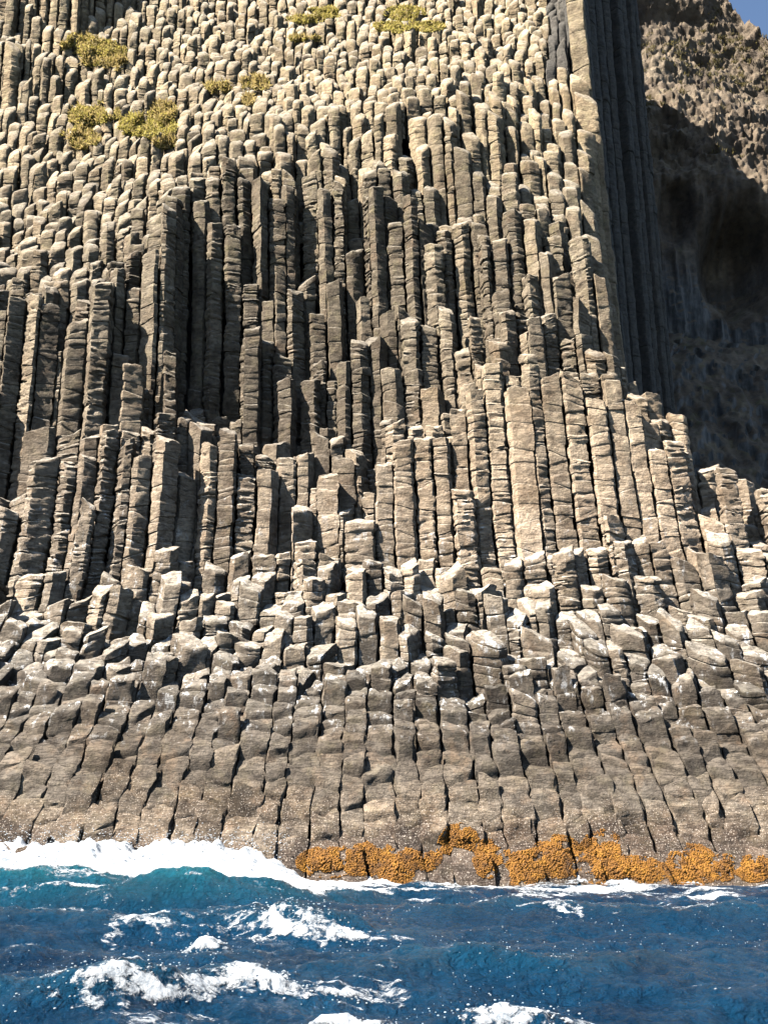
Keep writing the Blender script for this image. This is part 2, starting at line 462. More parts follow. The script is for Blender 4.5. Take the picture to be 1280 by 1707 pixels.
    allN.append(np.full(len(V), nsev[i])); vcol.append(np.full(len(V), rng.random())); tint.append(np.full(len(V), np.clip(0.48 + rng.normal(0, 0.2) + zbias[i], 0, 1))); flank_shade.append(np.full(len(V), float(flank and SY[i] > 100)))
    a = (np.arange(nring - 1)[:, None] * NP + np.arange(NP)[None, :]).ravel()
    b = (np.arange(nring - 1)[:, None] * NP + (np.arange(NP)[None, :] + 1) % NP).ravel()
    quadsL.append(np.stack([a, b, b + NP, a + NP], 1))
    l = (nring - 1) * NP; k = np.arange(NP)
    trisL.append(np.stack([l + k, l + (k + 1) % NP, np.full(NP, nring * NP)], 1))
    vstart.append(vstart[-1] + len(V))
    # coarse prism for visibility
    pb = len(prox_v)
    for ringv in (body[0][::3], caps[0][::3]):
        prox_v.extend(map(tuple, np.stack([wx(ringv[:, 0], ringv[:, 2], ringv[:, 1]), ringv[:, 1], ringv[:, 2]], 1)))
    m = NP // 3
    for q in range(m):
        prox_f.append((pb + q, pb + (q + 1) % m, pb + m + (q + 1) % m, pb + m + q)); prox_id.append(i)
    prox_f.append(tuple(range(pb + m, pb + 2 * m))); prox_id.append(i)

V = np.concatenate(allV); R = np.concatenate(allR); RB = np.concatenate(allRib); NS = np.concatenate(allN); TI = np.concatenate(vcol); TN = np.concatenate(tint); FR = np.concatenate(flank_shade)
x, y, z = V.T
off = TI * 57.0       # every column weathers its own way
nx = fbm(x * 0.85 + off, y * 0.85, z * 0.7, 3); ny = fbm(x * 0.85 + 31 + off, y * 0.85 + 7, z * 0.7, 3); nzz = fbm(x * 0.85 - 13, y * 0.85 + 41 + off, z * 0.8, 3)
fine = vnoise(x * 3.1 + off, y * 3.1, z * 3.1)
bend = 0.35 * fbm(x * 0.7 + 9, y * 0.7 + off, z * 0.2, 2)
rib = vnoise(x * 0.45 + off, y * 0.45, (z + bend) * 3.3); rib = 1 - 2 * np.abs(rib)
slot = np.where(rib > 0.55, -(rib - 0.55) * 1.2, rib * 0.25)
rd = slot * RB * 2.0 + fine * np.where(NS > 0.2, 0.09, 0.05)
V = np.stack([x + nx * NS + R[:, 0] * rd, y + ny * NS + R[:, 1] * rd, z + nzz * NS * 0.9], 1)
V[:, 0] = wx(V[:, 0], V[:, 2], V[:, 1])

# ------------------------------------------------------------------ how large each column shows
bvh = BVHTree.FromPolygons(prox_v, prox_f)
cnt = np.zeros(N); su = np.zeros(N); sv = np.zeros(N); vmin = np.full(N, 9e9); vmax = np.full(N, -9e9)
cam = Vector((0, 0, CAMZ))
for vv in range(3, 1707, 7):
    b = (CV - vv) / F
    for uu in range(3, 1280, 7):
        d = Vector(((uu - CU) / F, ct - b * st, st + b * ct)).normalized()
        hit = bvh.ray_cast(cam, d)
        if hit[0] is not None and hit[0].z > 0.2:
            k = prox_id[hit[2]]
            cnt[k] += 1; su[k] += uu; sv[k] += vv; vmin[k] = min(vmin[k], vv); vmax[k] = max(vmax[k], vv)
mu, mv = su / np.maximum(cnt, 1), sv / np.maximum(cnt, 1)
seen = cnt >= 1
isblk = HT < 3.1
def top300(mask, n):
    k = np.nonzero(mask)[0]
    return k[np.argsort(-cnt[k])][:n]
colsel = top300(seen & ~isblk & (cnt >= 5), 298)
blksel = top300(seen & isblk & (cnt >= 5), 290)
print('columns', N, 'seen', seen.sum(), 'blocks seen', (seen & isblk).sum(), 'verts', len(V))

def ordinal(n):
    if 10 <= n % 100 <= 20: return f'{n}th'
    return f'{n}' + {1: 'st', 2: 'nd', 3: 'rd'}.get(n % 10, 'th')

def col_band(i):
    T, u, v = HT[i], mu[i], mv[i]
    if SY[i] > 104 and u > 930: return 'shaded wall behind the right hand corner'
    if v < 110: return 'cobbled crown around the topmost moss patches'
    if v < 230: return 'cobbled slope beside the yellow green shrubs'
    if v < 330: return 'upper slope just above the dark pipes'
    if v < 520 and u < 200: return 'knobbly slope above the left tall pipes'
    if v < 520 and u < 640: return 'dark organ pipes under the cobbled slope'
    if v < 520: return 'stepped stack left of the shaded corner'
    if v < 740 and u < 330: return 'tall pipes at the left edge'
    if v < 740 and u < 660: return 'middle pipes below the dark recess'
    if v < 740: return 'leaning pipes under the right corner'
    if v < 930 and u < 640: return 'lower pipes above the pale rubble ledge'
    if v < 930: return 'pale leaning pipes above the broken stubs'
    if v < 1030: return 'pale broken stubs below the pipes'
    return 'dark stubs above the sea worn apron'

def blk_band(i):
    v = mv[i]
    if v > 1385: return 'waterline among foam and orange seaweed'
    if v > 1320: return 'barnacled course just above the waterline'
    if v > 1250: return 'smooth second course above the sea'
    if v > 1190: return 'middle course of the sea worn apron'
    if v > 1130: return 'upper course of the sea worn apron'
    return 'topmost course under the broken stubs'

def make_individuals(sel, name, noun, cat, band, group):
    rows = {}
    for i in sel: rows.setdefault(band(i), []).append(i)
    for bname, ids in rows.items():
        ids.sort(key=lambda i: mu[i])
        for n, i in enumerate(ids):
            tall = vmax[i] - vmin[i]
            w = 'long' if tall > 110 else 'medium' if tall > 60 else 'short'
            tone = TN[vstart[i]]; tone = ' dark' if tone < 0.28 else ' pale' if tone > 0.74 else ''
            if noun == 'block': w = 'large' if cnt[i] > 45 else 'small'
            a, b = vstart[i], vstart[i + 1]
            bx, by, bz = float(wx(SX[i], max(H[i] - 2, 0), SY[i])), SY[i], V[a:b, 2].min()
            vv = V[a:b] - np.array([bx, by, bz])
            o = mesh_obj(name, vv, quadsL[i], trisL[i], M_ROCK, attrs={'tint': TN[a:b], 'flank_shade': FR[a:b]}, sharp=32)
            o.location = (bx, by, bz)
            tag(o, f'{w}{tone} basalt {noun}, {ordinal(n + 1)} large one from left, {bname}', cat, group, 'thing')
    return rows

make_individuals(colsel, 'basalt_column', 'column', 'rock column', col_band, 'basalt columns of the organ pipe cliff')
make_individuals(blksel, 'rock_block', 'block', 'rock block', blk_band, 'jointed rock blocks of the apron at the waterline')
picked = set(colsel) | set(blksel)

def merged(ids, name, label, cat):
    vs, qs, ts, tn, fr = [], [], [], [], []
    n = 0
    for i in ids:
        a, b = vstart[i], vstart[i + 1]
        vs.append(V[a:b]); qs.append(quadsL[i] + n); ts.append(trisL[i] + n); tn.append(TN[a:b]); fr.append(FR[a:b]); n += b - a
    o = mesh_obj(name, np.concatenate(vs), np.concatenate(qs), np.concatenate(ts), M_ROCK, attrs={'tint': np.concatenate(tn), 'flank_shade': np.concatenate(fr)}, sharp=32)
    return tag(o, label, cat, kind='stuff')
merged([i for i in range(N) if i not in picked and not isblk[i]], 'small_basalt_columns', 'mass of small rounded basalt column ends covering the upper cliff', 'rock columns')
merged([i for i in range(N) if i not in picked and isblk[i]], 'small_rock_blocks', 'mass of small rock blocks wedged into the apron', 'rock blocks')

# rock behind and under the columns
gx = np.arange(-62, 62, 1.5); gy = np.arange(67.5, 133, 1.5)
GX, GY = np.meshgrid(gx, gy)
hz = np.full(GX.size, -3.0)
fx, fy = GX.ravel(), GY.ravel()
for k in range(0, fx.size, 1000):
    d2 = (fx[k:k+1000, None] - SX[None])**2 + (fy[k:k+1000, None] - SY[None])**2
    o = np.argpartition(d2, 7, axis=1)[:, :7]
    hz[k:k+1000] = np.where(np.take_along_axis(d2, o, 1).max(1) < 16, H[o].min(1) - 1.6, -3.0)
hz = np.where((fy > 85) & (wx(fx, hz, fy) > ip(fy, XS) - 5), np.minimum(hz, 8.0), hz)
hz = hz.reshape(GX.shape)
for _ in range(2):
    e = np.pad(hz, 1, constant_values=-3.0)
    hz = np.min([e[a:a + hz.shape[0], b:b + hz.shape[1]] for a in range(3) for b in range(3)], axis=0)
hz = hz.ravel()
CV3 = np.stack([wx(fx, hz, fy), fy, hz], 1)
o = mesh_obj('cliff', CV3, grid_quads(*GX.shape), mat=core_material())
tag(o, 'dark rock behind and under the basalt columns', 'cliff', kind='structure')

# unseen rock mass added behind the columns to shade the far hillside
mx = np.linspace(0, 1, 26); my = np.linspace(128, 215, 30)
MXX, MYY = np.meshgrid(mx, my)
right = np.interp(MYY, [128, 131, 140, 215], [18, 26, 35.5, 50])
px_ = -75 + (right + 75) * np.minimum(MXX * 1.04, 1)
pz_ = np.where(MXX >= 0.99, 0.0, 138 + 6 * fbm(px_ * 0.08, MYY * 0.08, 0 * px_, 3)); pz_ = np.where(MYY < 128.5, 60.0, pz_)
o = mesh_obj('shading_mass', np.stack([px_.ravel(), MYY.ravel(), pz_.ravel()], 1), grid_quads(*MXX.shape), mat=core_material())
tag(o, 'unseen rock mass added behind the columns to shade the hillside', 'shading_mass', kind='structure')

# ------------------------------------------------------------------ far hillside to the right
def far_material():
    t = NT('far_rock')
    P = t.pos(); z = t.sep(P)[2]
    nz = t.sep(t.node('ShaderNodeNewGeometry').outputs['Normal'])[2]
    n1 = t.noise(P, 0.12, 7, 0.65, 0.4); n2 = t.noise(P, 0.9, 8, 0.7)
    col = t.ramp(n1, [(0.3, (0.055, 0.038, 0.026)), (0.5, (0.12, 0.088, 0.058)), (0.7, (0.20, 0.155, 0.105))])
    col = t.mix(1.0, col, t.ramp(n2, [(0.3, (0.5, 0.5, 0.5)), (0.5, (1, 1, 1)), (0.72, (1.35, 1.3, 1.25))]), 'MULTIPLY')
    gr = t.math('MULTIPLY', t.ramp(t.noise(P, 0.35, 6, 0.7), [(0.52, 0.0), (0.64, 1.0)]), t.maprange(nz, 0.3, 0.7, 0.0, 0.7))
    col = t.mix(gr, col, (0.11, 0.10, 0.035))
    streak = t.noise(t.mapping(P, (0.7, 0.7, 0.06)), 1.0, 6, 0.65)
    wall = t.ramp(streak, [(0.35, (0.035, 0.035, 0.036)), (0.5, (0.09, 0.088, 0.084)), (0.68, (0.22, 0.21, 0.195))])  # wall rock darkened to deepen the shadow lying on it
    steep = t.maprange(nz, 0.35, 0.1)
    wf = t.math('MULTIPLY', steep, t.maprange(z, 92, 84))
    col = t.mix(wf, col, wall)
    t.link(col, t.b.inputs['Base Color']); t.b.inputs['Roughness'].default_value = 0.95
    t.link(t.bump(n2, 0.5, 0.8), t.b.inputs['Normal'])
    return t.m
FU = np.arange(880, 1520, 2.0)
flines = [  # v(u), Y(u)
    ([(880, 1000), (1520, 1000)], [(880, 118), (1520, 118)]),
    ([(880, 850), (1520, 850)], [(880, 136), (1520, 136)]),
    ([(880, 640), (1100, 600), (1160, 590), (1300, 640), (1520, 640)], [(880, 150), (1520, 152)]),
    ([(880, 600), (1090, 560), (1150, 560), (1300, 585), (1520, 590)], [(880, 158), (1520, 162)]),
    ([(880, 300), (1070, 275), (1130, 285), (1200, 290), (1280, 300), (1520, 320)], [(880, 160), (1100, 159), (1280, 158), (1520, 158)]),
    ([(880, 270), (1070, 255), (1130, 262), (1200, 272), (1280, 280), (1520, 300)], [(880, 162), (1520, 162)]),
    ([(880, 80), (1080, 95), (1180, 100), (1280, 160), (1520, 240)], [(880, 184), (1520, 180)]),
    ([(880, -330), (1060, -200), (1150, -90), (1200, -30), (1225, 6), (1245, 30), (1280, 68), (1330, 120), (1520, 230)], [(880, 192), (1150, 188.5), (1225, 187), (1280, 184), (1520, 184)]),
]
npl = [14, 60, 14, 90, 14, 80, 80]
rows = []
for k in range(len(flines) - 1):
    a, b = flines[k], flines[k + 1]
    for q in range(npl[k]):
        f = q / npl[k]
        rows.append(at(FU, ip(FU, a[0]) * (1 - f) + ip(FU, b[0]) * f, ip(FU, a[1]) * (1 - f) + ip(FU, b[1]) * f))
last = at(FU, ip(FU, flines[-1][0]), ip(FU, flines[-1][1]))
rows.append(last)
for k in range(1, 6): rows.append(last + np.array([[0], [k * 9.0], [-k * k * 3.0]]))
G = np.stack(rows, 0).transpose(0, 2, 1); nr, nc = G.shape[:2]
G = G.reshape(-1, 3)
x, y, z = G.T
uu, vv = proj(x, y, z)
rg = 1 - 2.2 * np.abs(fbm(x * 0.22, y * 0.22, z * 0.26, 5)); rg2 = fbm(x * 1.1, y * 1.1, z * 1.1, 3)
lump = 0.5 * (0.62 - worley(x * 0.30, y * 0.30, z * 0.36)) + 0.7 * (rg - 0.5) + 0.35 * rg2 + 0.22 * fbm(x * 2.4, y * 2.4, z * 2.4, 2); lump2 = 0.6 - worley(x * 0.75 + 5, y * 0.75, z * 0.8)
big = fbm(x * 0.06, y * 0.06, z * 0.05, 3)
flute = fbm(x * 0.5, y * 0.5, z * 0.05, 3)
slope_m = smooth(300, 250, vv)
cave = np.exp(-(((uu - 1235) / 60)**2 + ((vv - 430) / 85)**2)**2) * 11 + np.exp(-(((uu - 1130) / 25)**2 + ((vv - 340) / 60)**2)**2) * 5
cave = cave * (1 - slope_m)
dy = -(lump * 1.8 + lump2 * 1.0) * (0.3 + 0.7 * slope_m) + big * 6 * (0.4 + slope_m) - flute * 2.6 * (1 - slope_m) + cave
G = np.stack([x - 0.35 * lump * slope_m * 2, y + dy, z + lump * 1.2 * slope_m + 0.5 * lump2], 1)
o = mesh_obj('hillside', G, grid_quads(nr, nc), mat=far_material(), sharp=50)
tag(o, 'far rocky hillside with shaded cave wall below a sunlit slope', 'hillside', kind='structure')

SCRUB_SEED = G[(slope_m > 0.8) & (uu > 1060) & (uu < 1300) & (vv > -20) & (fbm(x * 0.12, y * 0.12, z * 0.12, 3) > 0.12)]
# ------------------------------------------------------------------ sea
CRESTS = [  # u, v, width along crest (m), width across (m), height (m), angle
    (485, 1545, 2.2, 0.9, 1.15, -0.5), (347, 1578, 0.9, 0.6, 0.6, -0.2), (215, 1660, 2.0, 0.8, 0.75, 0.45),
    (450, 1640, 1.6, 0.5, 0.3, 0.0), (870, 1695, 1.5, 0.6, 0.45, 0.15), (560, 1705, 1.0, 0.5, 0.25, 0.1)]
def sea_xy(u, v):
    b = (CV - v) / F; k = -CAMZ / (st + b * ct)
    return (u - CU) / F * k, k * (ct - b * st)
CR = [(sea_xy(c[0], c[1] + 12) + c[2:]) for c in CRESTS]
def sea_h(x, y):
    near = smooth(120, 75, y)
    wx, wy = x + 0.8 * vnoise(x * 0.15, y * 0.15, 0 * x), y + 0.9 * vnoise(x * 0.15 + 7, y * 0.15, 0 * x)
    h = 0 * x
    for (lam, ang, amp, ph) in ((15, 1.75, 0.30, 0.4), (8.5, 1.3, 0.20, 1.7), (5.2, 1.95, 0.13, 3.0), (3.3, 1.05, 0.085, 5.1), (2.1, 2.2, 0.05, 0.7), (1.3, 1.4, 0.03, 2.2)):
        p = (wx * math.cos(ang) + wy * math.sin(ang)) * 2 * math.pi / lam + ph
        h = h + amp * (2 * (0.5 + 0.5 * np.sin(p))**1.7 - 0.9)
    h = h + 0.19 * fbm(x * 0.9, y * 0.9, 0 * x + 3, 4) + 0.10 * fbm(x * 3.3, y * 3.3, 0 * x + 8, 3)
    # swell rearing up in front of the left rocks
    sw = np.exp(-((y - 58.5 - 0.8 * np.sin(x * 0.2)) / 2.6)**2) * smooth(3, -9, x) * (1.35 + 0.25 * vnoise(x * 0.3, y * 0, 0 * x))
    h = h * near * (1 - 0.6 * smooth(60, 66, y)) + sw
    for (cx, cy, wl, ww, hh, an) in CR:
        a = (x - cx) * math.cos(an) + (y - cy) * math.sin(an); b = -(x - cx) * math.sin(an) + (y - cy) * math.cos(an)
        b = b - 0.12 * a * a / wl
        h = h + hh * np.exp(-(a / wl)**2) * np.exp(-np.where(b < 0, (b / (ww * 0.75))**2, (b / (ww * 2.2))**2))
    return h
def water_material():
    t = NT('sea_water')
    P = t.pos()
    n = t.noise(P, 0.22, 4, 0.6)
    deep = t.ramp(n, [(0.3, (0.0022, 0.0175, 0.043)), (0.7, (0.0045, 0.041, 0.088))])
    col = t.mix(t.attr('teal'), deep, (0.010, 0.13, 0.17))
    t.link(col, t.b.inputs['Base Color'])
    t.b.inputs['Roughness'].default_value = 0.09
    t.b.inputs['IOR'].default_value = 1.33
    r1 = t.noise(t.mapping(P, (1, 1.5, 1)), 2.2, 6, 0.62, 0.4)
    r2 = t.noise(P, 9.0, 4, 0.6)
    t.link(t.bump(t.math('ADD', r1, t.math('MULTIPLY', r2, 0.3)), 0.65, 1.0), t.b.inputs['Normal'])
    return t.m
ss = np.r_[-400, -60, -12, -4, -1.6, -0.8, np.linspace(-0.5, 0.5, 620), 0.8, 1.6, 4, 12, 60, 400]
ys = np.r_[-3000, -300, -60, -15, 2, 8, 12, np.exp(np.linspace(math.log(15), math.log(76), 520)), 90, 130, 300, 1000, 4000]
SG, YG = np.meshgrid(ss, ys)
XG = SG * np.clip(YG, 15, 80)
x, y = XG.ravel(), YG.ravel()
h = sea_h(x, np.clip(y, 10, 90))
fineu = (np.abs(SG.ravel()) < 0.51) & (y > 14) & (y < 80)
h = np.where(fineu, h, -0.3)
teal = np.clip(smooth(0.8, 1.8, h) * 0.5 + 0.2 * smooth(52, 58, y) * smooth(4, -8, x) * smooth(62, 60, y), 0, 1) + 0.08 * smooth(0.0, 0.7, h)
sea = mesh_obj('sea', np.stack([x, y, h], 1), grid_quads(*SG.shape), mat=water_material(), attrs={'teal': np.clip(teal, 0, 1)})
tag(sea, 'choppy deep blue sea in front of the cliff', 'sea', kind='structure')

def foam_material(lace):
    t = NT('sea_foam' if lace else 'spray_glint_foam')
    P = t.pos()
    t.link(t.ramp(t.noise(P, 2.2, 6, 0.75), [(0.3, (0.20, 0.24, 0.28)), (0.55, (0.60, 0.62, 0.64))]), t.b.inputs['Base Color'])
    t.b.inputs['Roughness'].default_value = 0.9
    t.link(t.bump(t.noise(P, 5.0, 7, 0.75), 0.2, 0.9), t.b.inputs['Normal'])
    if lace:     # thin foam breaks up into bubbles with water between
        n = t.math('SUBTRACT', t.noise(t.mapping(P, (0.8, 1.3, 1.0)), 3.6, 8, 0.8, 0.8), 0.5)
        a = t.math('ADD', t.attr('thickness'), t.math('MULTIPLY', n, 3.2))
        t.link(t.ramp(a, [(0.02, 0.0), (0.25, 0.45), (0.62, 1.0)]), t.b.inputs['Alpha'])
    return t.m
M_SPRAY_GLINT = foam_material(False)
M_FOAM = foam_material(True)

def foam_patch(name, s0, s1, y0, y1, ns, ny, mask, thick, extra=None):
    S_, L_ = np.meshgrid(np.linspace(s0, s1, ns), np.exp(np.linspace(math.log(y0), math.log(y1), ny)))
    x, y = (S_ * L_).ravel(), L_.ravel()
    m = mask(x, y)
    z = sea_h(x, y) + 0.02 + np.clip(m, 0.0, 1) * thick
    if extra is not None: z = z + extra(x, y)
    q = grid_quads(*S_.shape)
    ok = (m[q] > -0.12).sum(1) >= 3
    q = q[ok]
    used = np.unique(q); re = np.full(len(x), -1); re[used] = np.arange(len(used))
    return mesh_obj(name, np.stack([x, y, z], 1)[used], re[q], mat=M_FOAM, attrs={'thickness': m[used]})

CAPLAB = ['curling whitecap trailing a long white tail toward the right', 'small peaked whitecap left of the curling crest', 'largest whitecap breaking in the lower left foreground',
          'thin streaky whitecap between the two left breakers', 'whitecap breaking at the lower right of the water', 'low whitecap cut by the bottom edge near the centre']
for k, (cx, cy, wl, ww, hh, an) in enumerate(CR):
    def mask(x, y):
        a = (x - cx) * math.cos(an) + (y - cy) * math.sin(an); b = -(x - cx) * math.sin(an) + (y - cy) * math.cos(an)
        b = b - 0.12 * a * a / wl
        tail = 0.85 * np.exp(-((a - 1.1 * wl) / (1.0 * wl))**2) * np.exp(-((b + 0.25) / (0.35 * ww))**2)
        core = np.exp(-(a / (0.7 * wl))**2) * np.exp(-((b + 0.35 * ww) / (0.8 * ww))**2) * 1.1
        st_ = fbm(a * 1.1 + 3 * k, b * 4.0, 0 * a + 5, 4)
        nn = fbm(x * 5.0, y * 3.0, 0 * x + 11 + k, 4)
        base = np.maximum(core, tail)
        return np.where(base > 0.06, 0.85 * base - 0.47 + 0.95 * st_ + 0.45 * nn, -1)
    o = foam_patch('whitecap', (cx - 3.4 * wl) / cy, (cx + 3.4 * wl) / cy, cy - 2.6 * ww - 1.2, cy + 2.6 * ww + 1.2, 340, 240, mask, 0.12)
    tag(o, CAPLAB[k], 'whitecap', 'whitecaps on the sea')

# surf heaped against the rocks on the left, thin lace of foam along the right
def mask_surf(x, y):
    n = fbm(x * 0.5, y * 0.5, 0 * x + 2, 4); st_ = fbm(x * 0.5 + 4, y * 2.2, 0 * x + 1, 4)
    right = smooth(-6, 4, x)
    edge = 57.6 + right * 3.2 + 0.6 * vnoise(x * 0.25, 0 * x, 0 * x)
    m = (y - edge) * (0.26 - 0.13 * right) + 0.45 * n + st_ * (1.0 + 0.3 * right) - 0.28 - 0.1 * right
    return np.clip(m, -1, 1)
def heap(x, y):
    l = smooth(-3.5, -8, x)
    n = fbm(x * 0.7, y * 0.7, 0 * x + 9, 4)
    w = np.clip(0.6 - worley(x * 1.3, y * 1.3, 0 * x + 0.5), -0.2, 0.6)
    return l * smooth(60.5, 66.5, y) * (2.0 + 0.7 * n + 0.55 * w) + (1 - l) * smooth(64.6, 66.4, y) * (0.30 + 0.35 * n)
o = foam_patch('surf_foam', -0.5, 0.5, 53, 69, 900, 230, mask_surf, 0.16, heap)
tag(o, 'white surf foam heaped against the foot of the cliff', 'surf', kind='stuff')

def mask_streak(x, y):
    n = fbm(x * 0.22 + 3, y * 0.22, 0 * x + 4, 3); w = vnoise(x * 0.3, y * 0.3, 0 * x)
    f = 1 - np.abs(fbm(x * 0.55 + 0.6 * w, y * 1.5 + x * 0.25 + w, 0 * x + 6, 4)) * 6
    left = smooth(6, -4, x / y * 30)
    return np.clip(0.45 * f + 1.3 * n - 0.92 + 0.3 * left, -1, 0.34)
o = foam_patch('foam_streaks', -0.45, 0.45, 20, 58, 520, 420, mask_streak, 0.01)
tag(o, 'thin streaks of foam drawn out over the waves', 'foam', kind='stuff')

# spray and foam flecks, some scattered as white stand-ins for sun glints
ico_v, ico_f = [], []
import bmesh
bm = bmesh.new(); bmesh.ops.create_icosphere(bm, subdivisions=1, radius=1)
bm.verts.ensure_lookup_table(); IV = np.array([v.co[:] for v in bm.verts]); IF = np.array([[v.index for v in f.verts] for f in bm.faces]); bm.free()
pv, pr = [], []
for k, (cx, cy, wl, ww, hh, an) in enumerate(CR):
    for q in range(int(60 * wl)):
        a, b = rng.normal(0, 0.8 * wl), rng.normal(-0.1, 0.5 * ww)
        x_, y_ = cx + a * math.cos(an) - b * math.sin(an), cy + a * math.sin(an) + b * math.cos(an)
        z_ = float(sea_h(np.array([x_]), np.array([y_]))[0]) + abs(rng.normal(0, 0.14)) * hh
        pv.append((x_, y_, z_)); pr.append(rng.uniform(0.010, 0.03))
for q in range(1500):
    a = rng.uniform(-27, -5.5); b = rng.uniform(62, 67)
    pv.append((a, b, 1.0 + 1.5 * smooth(61, 66.5, b) + abs(rng.normal(0, 0.45)))); pr.append(rng.uniform(0.012, 0.04))
fx = rng.uniform(-0.42, 0.42, 5200); fyy = np.exp(rng.uniform(math.log(20), math.log(60), 5200))  # flecks strewn over open water to imitate sun sparkle
fz = sea_h(fx * fyy, fyy); cl = fbm(fx * fyy * 0.25, fyy * 0.25, 0 * fx, 3)
for a, b, c_, d in zip(fx * fyy, fyy, fz, cl):
    if d > 0.02: pv.append((a, b, c_ + 0.01)); pr.append(rng.uniform(0.005, 0.02) * (b / 40)**0.5)
pv, pr = np.array(pv), np.array(pr)
VV = (pv[:, None] + IV[None] * pr[:, None, None] * np.array([1.6, 1.2, 0.8])).reshape(-1, 3)
TT = (np.arange(len(pv))[:, None, None] * len(IV) + IF[None]).reshape(-1, 3)
o = mesh_obj('spray_and_glints', VV, tris=TT, mat=M_SPRAY_GLINT)
tag(o, 'white flecks of spray, foam and painted sun glint scattered over the waves', 'spray', kind='stuff')

# ------------------------------------------------------------------ orange seaweed on the lowest blocks
def weed_material():
    t = NT('orange_seaweed')
    P = t.pos()
    t.link(t.ramp(t.noise(P, 1.3, 8, 0.8), [(0.36, (0.045, 0.018, 0.002)), (0.5, (0.19, 0.076, 0.004)), (0.70, (0.33, 0.15, 0.009))]), t.b.inputs['Base Color'])
    t.b.inputs['Roughness'].default_value = 0.8
    return t.m
M_WEED = weed_material()
lowids = [i for i in range(N) if SY[i] < 70]
lv, lf, n = [], [], 0
for i in lowids:
    a, b = vstart[i], vstart[i + 1]
    lv.append(V[a:b]); lf.extend((quadsL[i] + n).tolist()); lf.extend((trisL[i] + n).tolist()); n += b - a
lowbvh = BVHTree.FromPolygons(np.concatenate(lv).tolist(), lf)
def shoot(u, v):
    b = (CV - v) / F
    return lowbvh.ray_cast(cam, Vector(((u - CU) / F, ct - b * st, st + b * ct)).normalized())
WEED = [(545, 1430, 42, 16, 'low mat at the left end beside the white surf'), (602, 1424, 30, 20, 'ragged mat second from the left end'),
        (660, 1440, 26, 26, 'rounded mat low on a block by the water'), (702, 1414, 30, 20, 'mat on the block top left of the tallest mat'),
        (765, 1408, 30, 26, 'tallest mat climbing a block right of centre'), (812, 1424, 20, 20, 'small mat round a pale barnacled boulder'),
        (872, 1432, 34, 24, 'dark edged mat in the cleft right of the pale boulder'), (928, 1420, 36, 22, 'mat capping a rounded boulder'),
        (1003, 1415, 32, 24, 'high mat above the long low mat'), (1035, 1444, 66, 16, 'long low mat touching the white water'),
        (1152, 1438, 36, 24, 'thick mat on a rounded block toward the right'), (1206, 1438, 20, 14, 'thin rusty mat near the right edge'),
        (1255, 1440, 26, 14, 'last mat at the right edge')]
for (u0, v0, wu, wv, lab) in WEED:
    pts = []
    tries = int(wu * wv * 5.6)
    for q in range(tries):
        a = rng.uniform(0, 2 * math.pi); r_ = math.sqrt(rng.random())
        du, dv = r_ * math.cos(a), r_ * math.sin(a)
        u_, v_ = u0 + wu * du * 1.25, v0 + 8 + wv * dv * 1.7
        if r_ + 0.12 * rng.normal() + 1.25 * float(fbm(np.array([u_ * 0.07]), np.array([v_ * 0.09]), np.array([2.0]), 3)[0]) > 0.9: continue
        h_ = shoot(u_, v_)
        if h_[0] is None or h_[0].z < -0.1 or h_[0].z > 5: continue
        nrm = h_[1]
        if nrm.dot(h_[0] - cam) > 0: nrm = -nrm
        pts.append((*(h_[0] + nrm * rng.uniform(-0.015, 0.16) * max(0.15, 1 - r_)), rng.uniform(0.025, 0.07) * (1.25 - 0.6 * r_)))
    pts = np.array(pts)
    if len(pts) > 4:
        D2 = ((pts[:, None, :3] - pts[None, :, :3])**2).sum(2); lab_ = np.zeros(len(pts), bool); lab_[np.argmin(((pts[:, :3] - np.median(pts[:, :3], 0))**2).sum(1))] = True
        while True:
            new = (D2[lab_] < 0.40**2).any(0) | lab_
            if new.sum() == lab_.sum(): break
            lab_ = new
        pts = pts[lab_]
    if len(pts) < 5: print('weed empty', lab); continue
    jitv = 1 + rng.normal(0, 0.42, (len(pts), len(IV), 1))
    VV = (pts[:, None, :3] + IV[None] * jitv * pts[:, 3][:, None, None]).reshape(-1, 3)
    TT = (np.arange(len(pts))[:, None, None] * len(IV) + IF[None]).reshape(-1, 3)
    c0 = pts[:, :3].mean(0); c0[2] = pts[:, 2].min()
    o = mesh_obj('seaweed_mat', VV - c0, tris=TT, mat=M_WEED, smooth_shade=False); o.location = c0
    tag(o, f'orange seaweed, {lab}', 'seaweed', 'orange seaweed mats along the waterline')

# ------------------------------------------------------------------ shrubs on the upper slope
def leaf_material(name, a, b):
    t = NT(name)
    t.link(t.ramp(t.attr('shade'), [(0.0, a), (1.0, b)]), t.b.inputs['Base Color'])
    t.b.inputs['Roughness'].default_value = 0.75
    tr = t.node('ShaderNodeBsdfTranslucent'); mx_ = t.node('ShaderNodeMixShader'); mx_.inputs[0].default_value = 0.45   # thin leaves let light through
    t.link(t.b.inputs['Base Color'].links[0].from_socket, tr.inputs['Color'])
    t.link(t.b.outputs[0], mx_.inputs[1]); t.link(tr.outputs[0], mx_.inputs[2])
    t.link(mx_.outputs[0], t.n['Material Output'].inputs['Surface'])
    return t.m
M_GRN = leaf_material('yellow_green_foliage', (0.26, 0.22, 0.05), (0.58, 0.48, 0.13))
M_DRY = leaf_material('dry_foliage', (0.30, 0.22, 0.08), (0.58, 0.44, 0.18))
M_STEM = leaf_material('woody_stem', (0.10, 0.07, 0.04), (0.18, 0.13, 0.08))
upids = [i for i in range(N) if SY[i] > 91]
lv, lf, n = [], [], 0
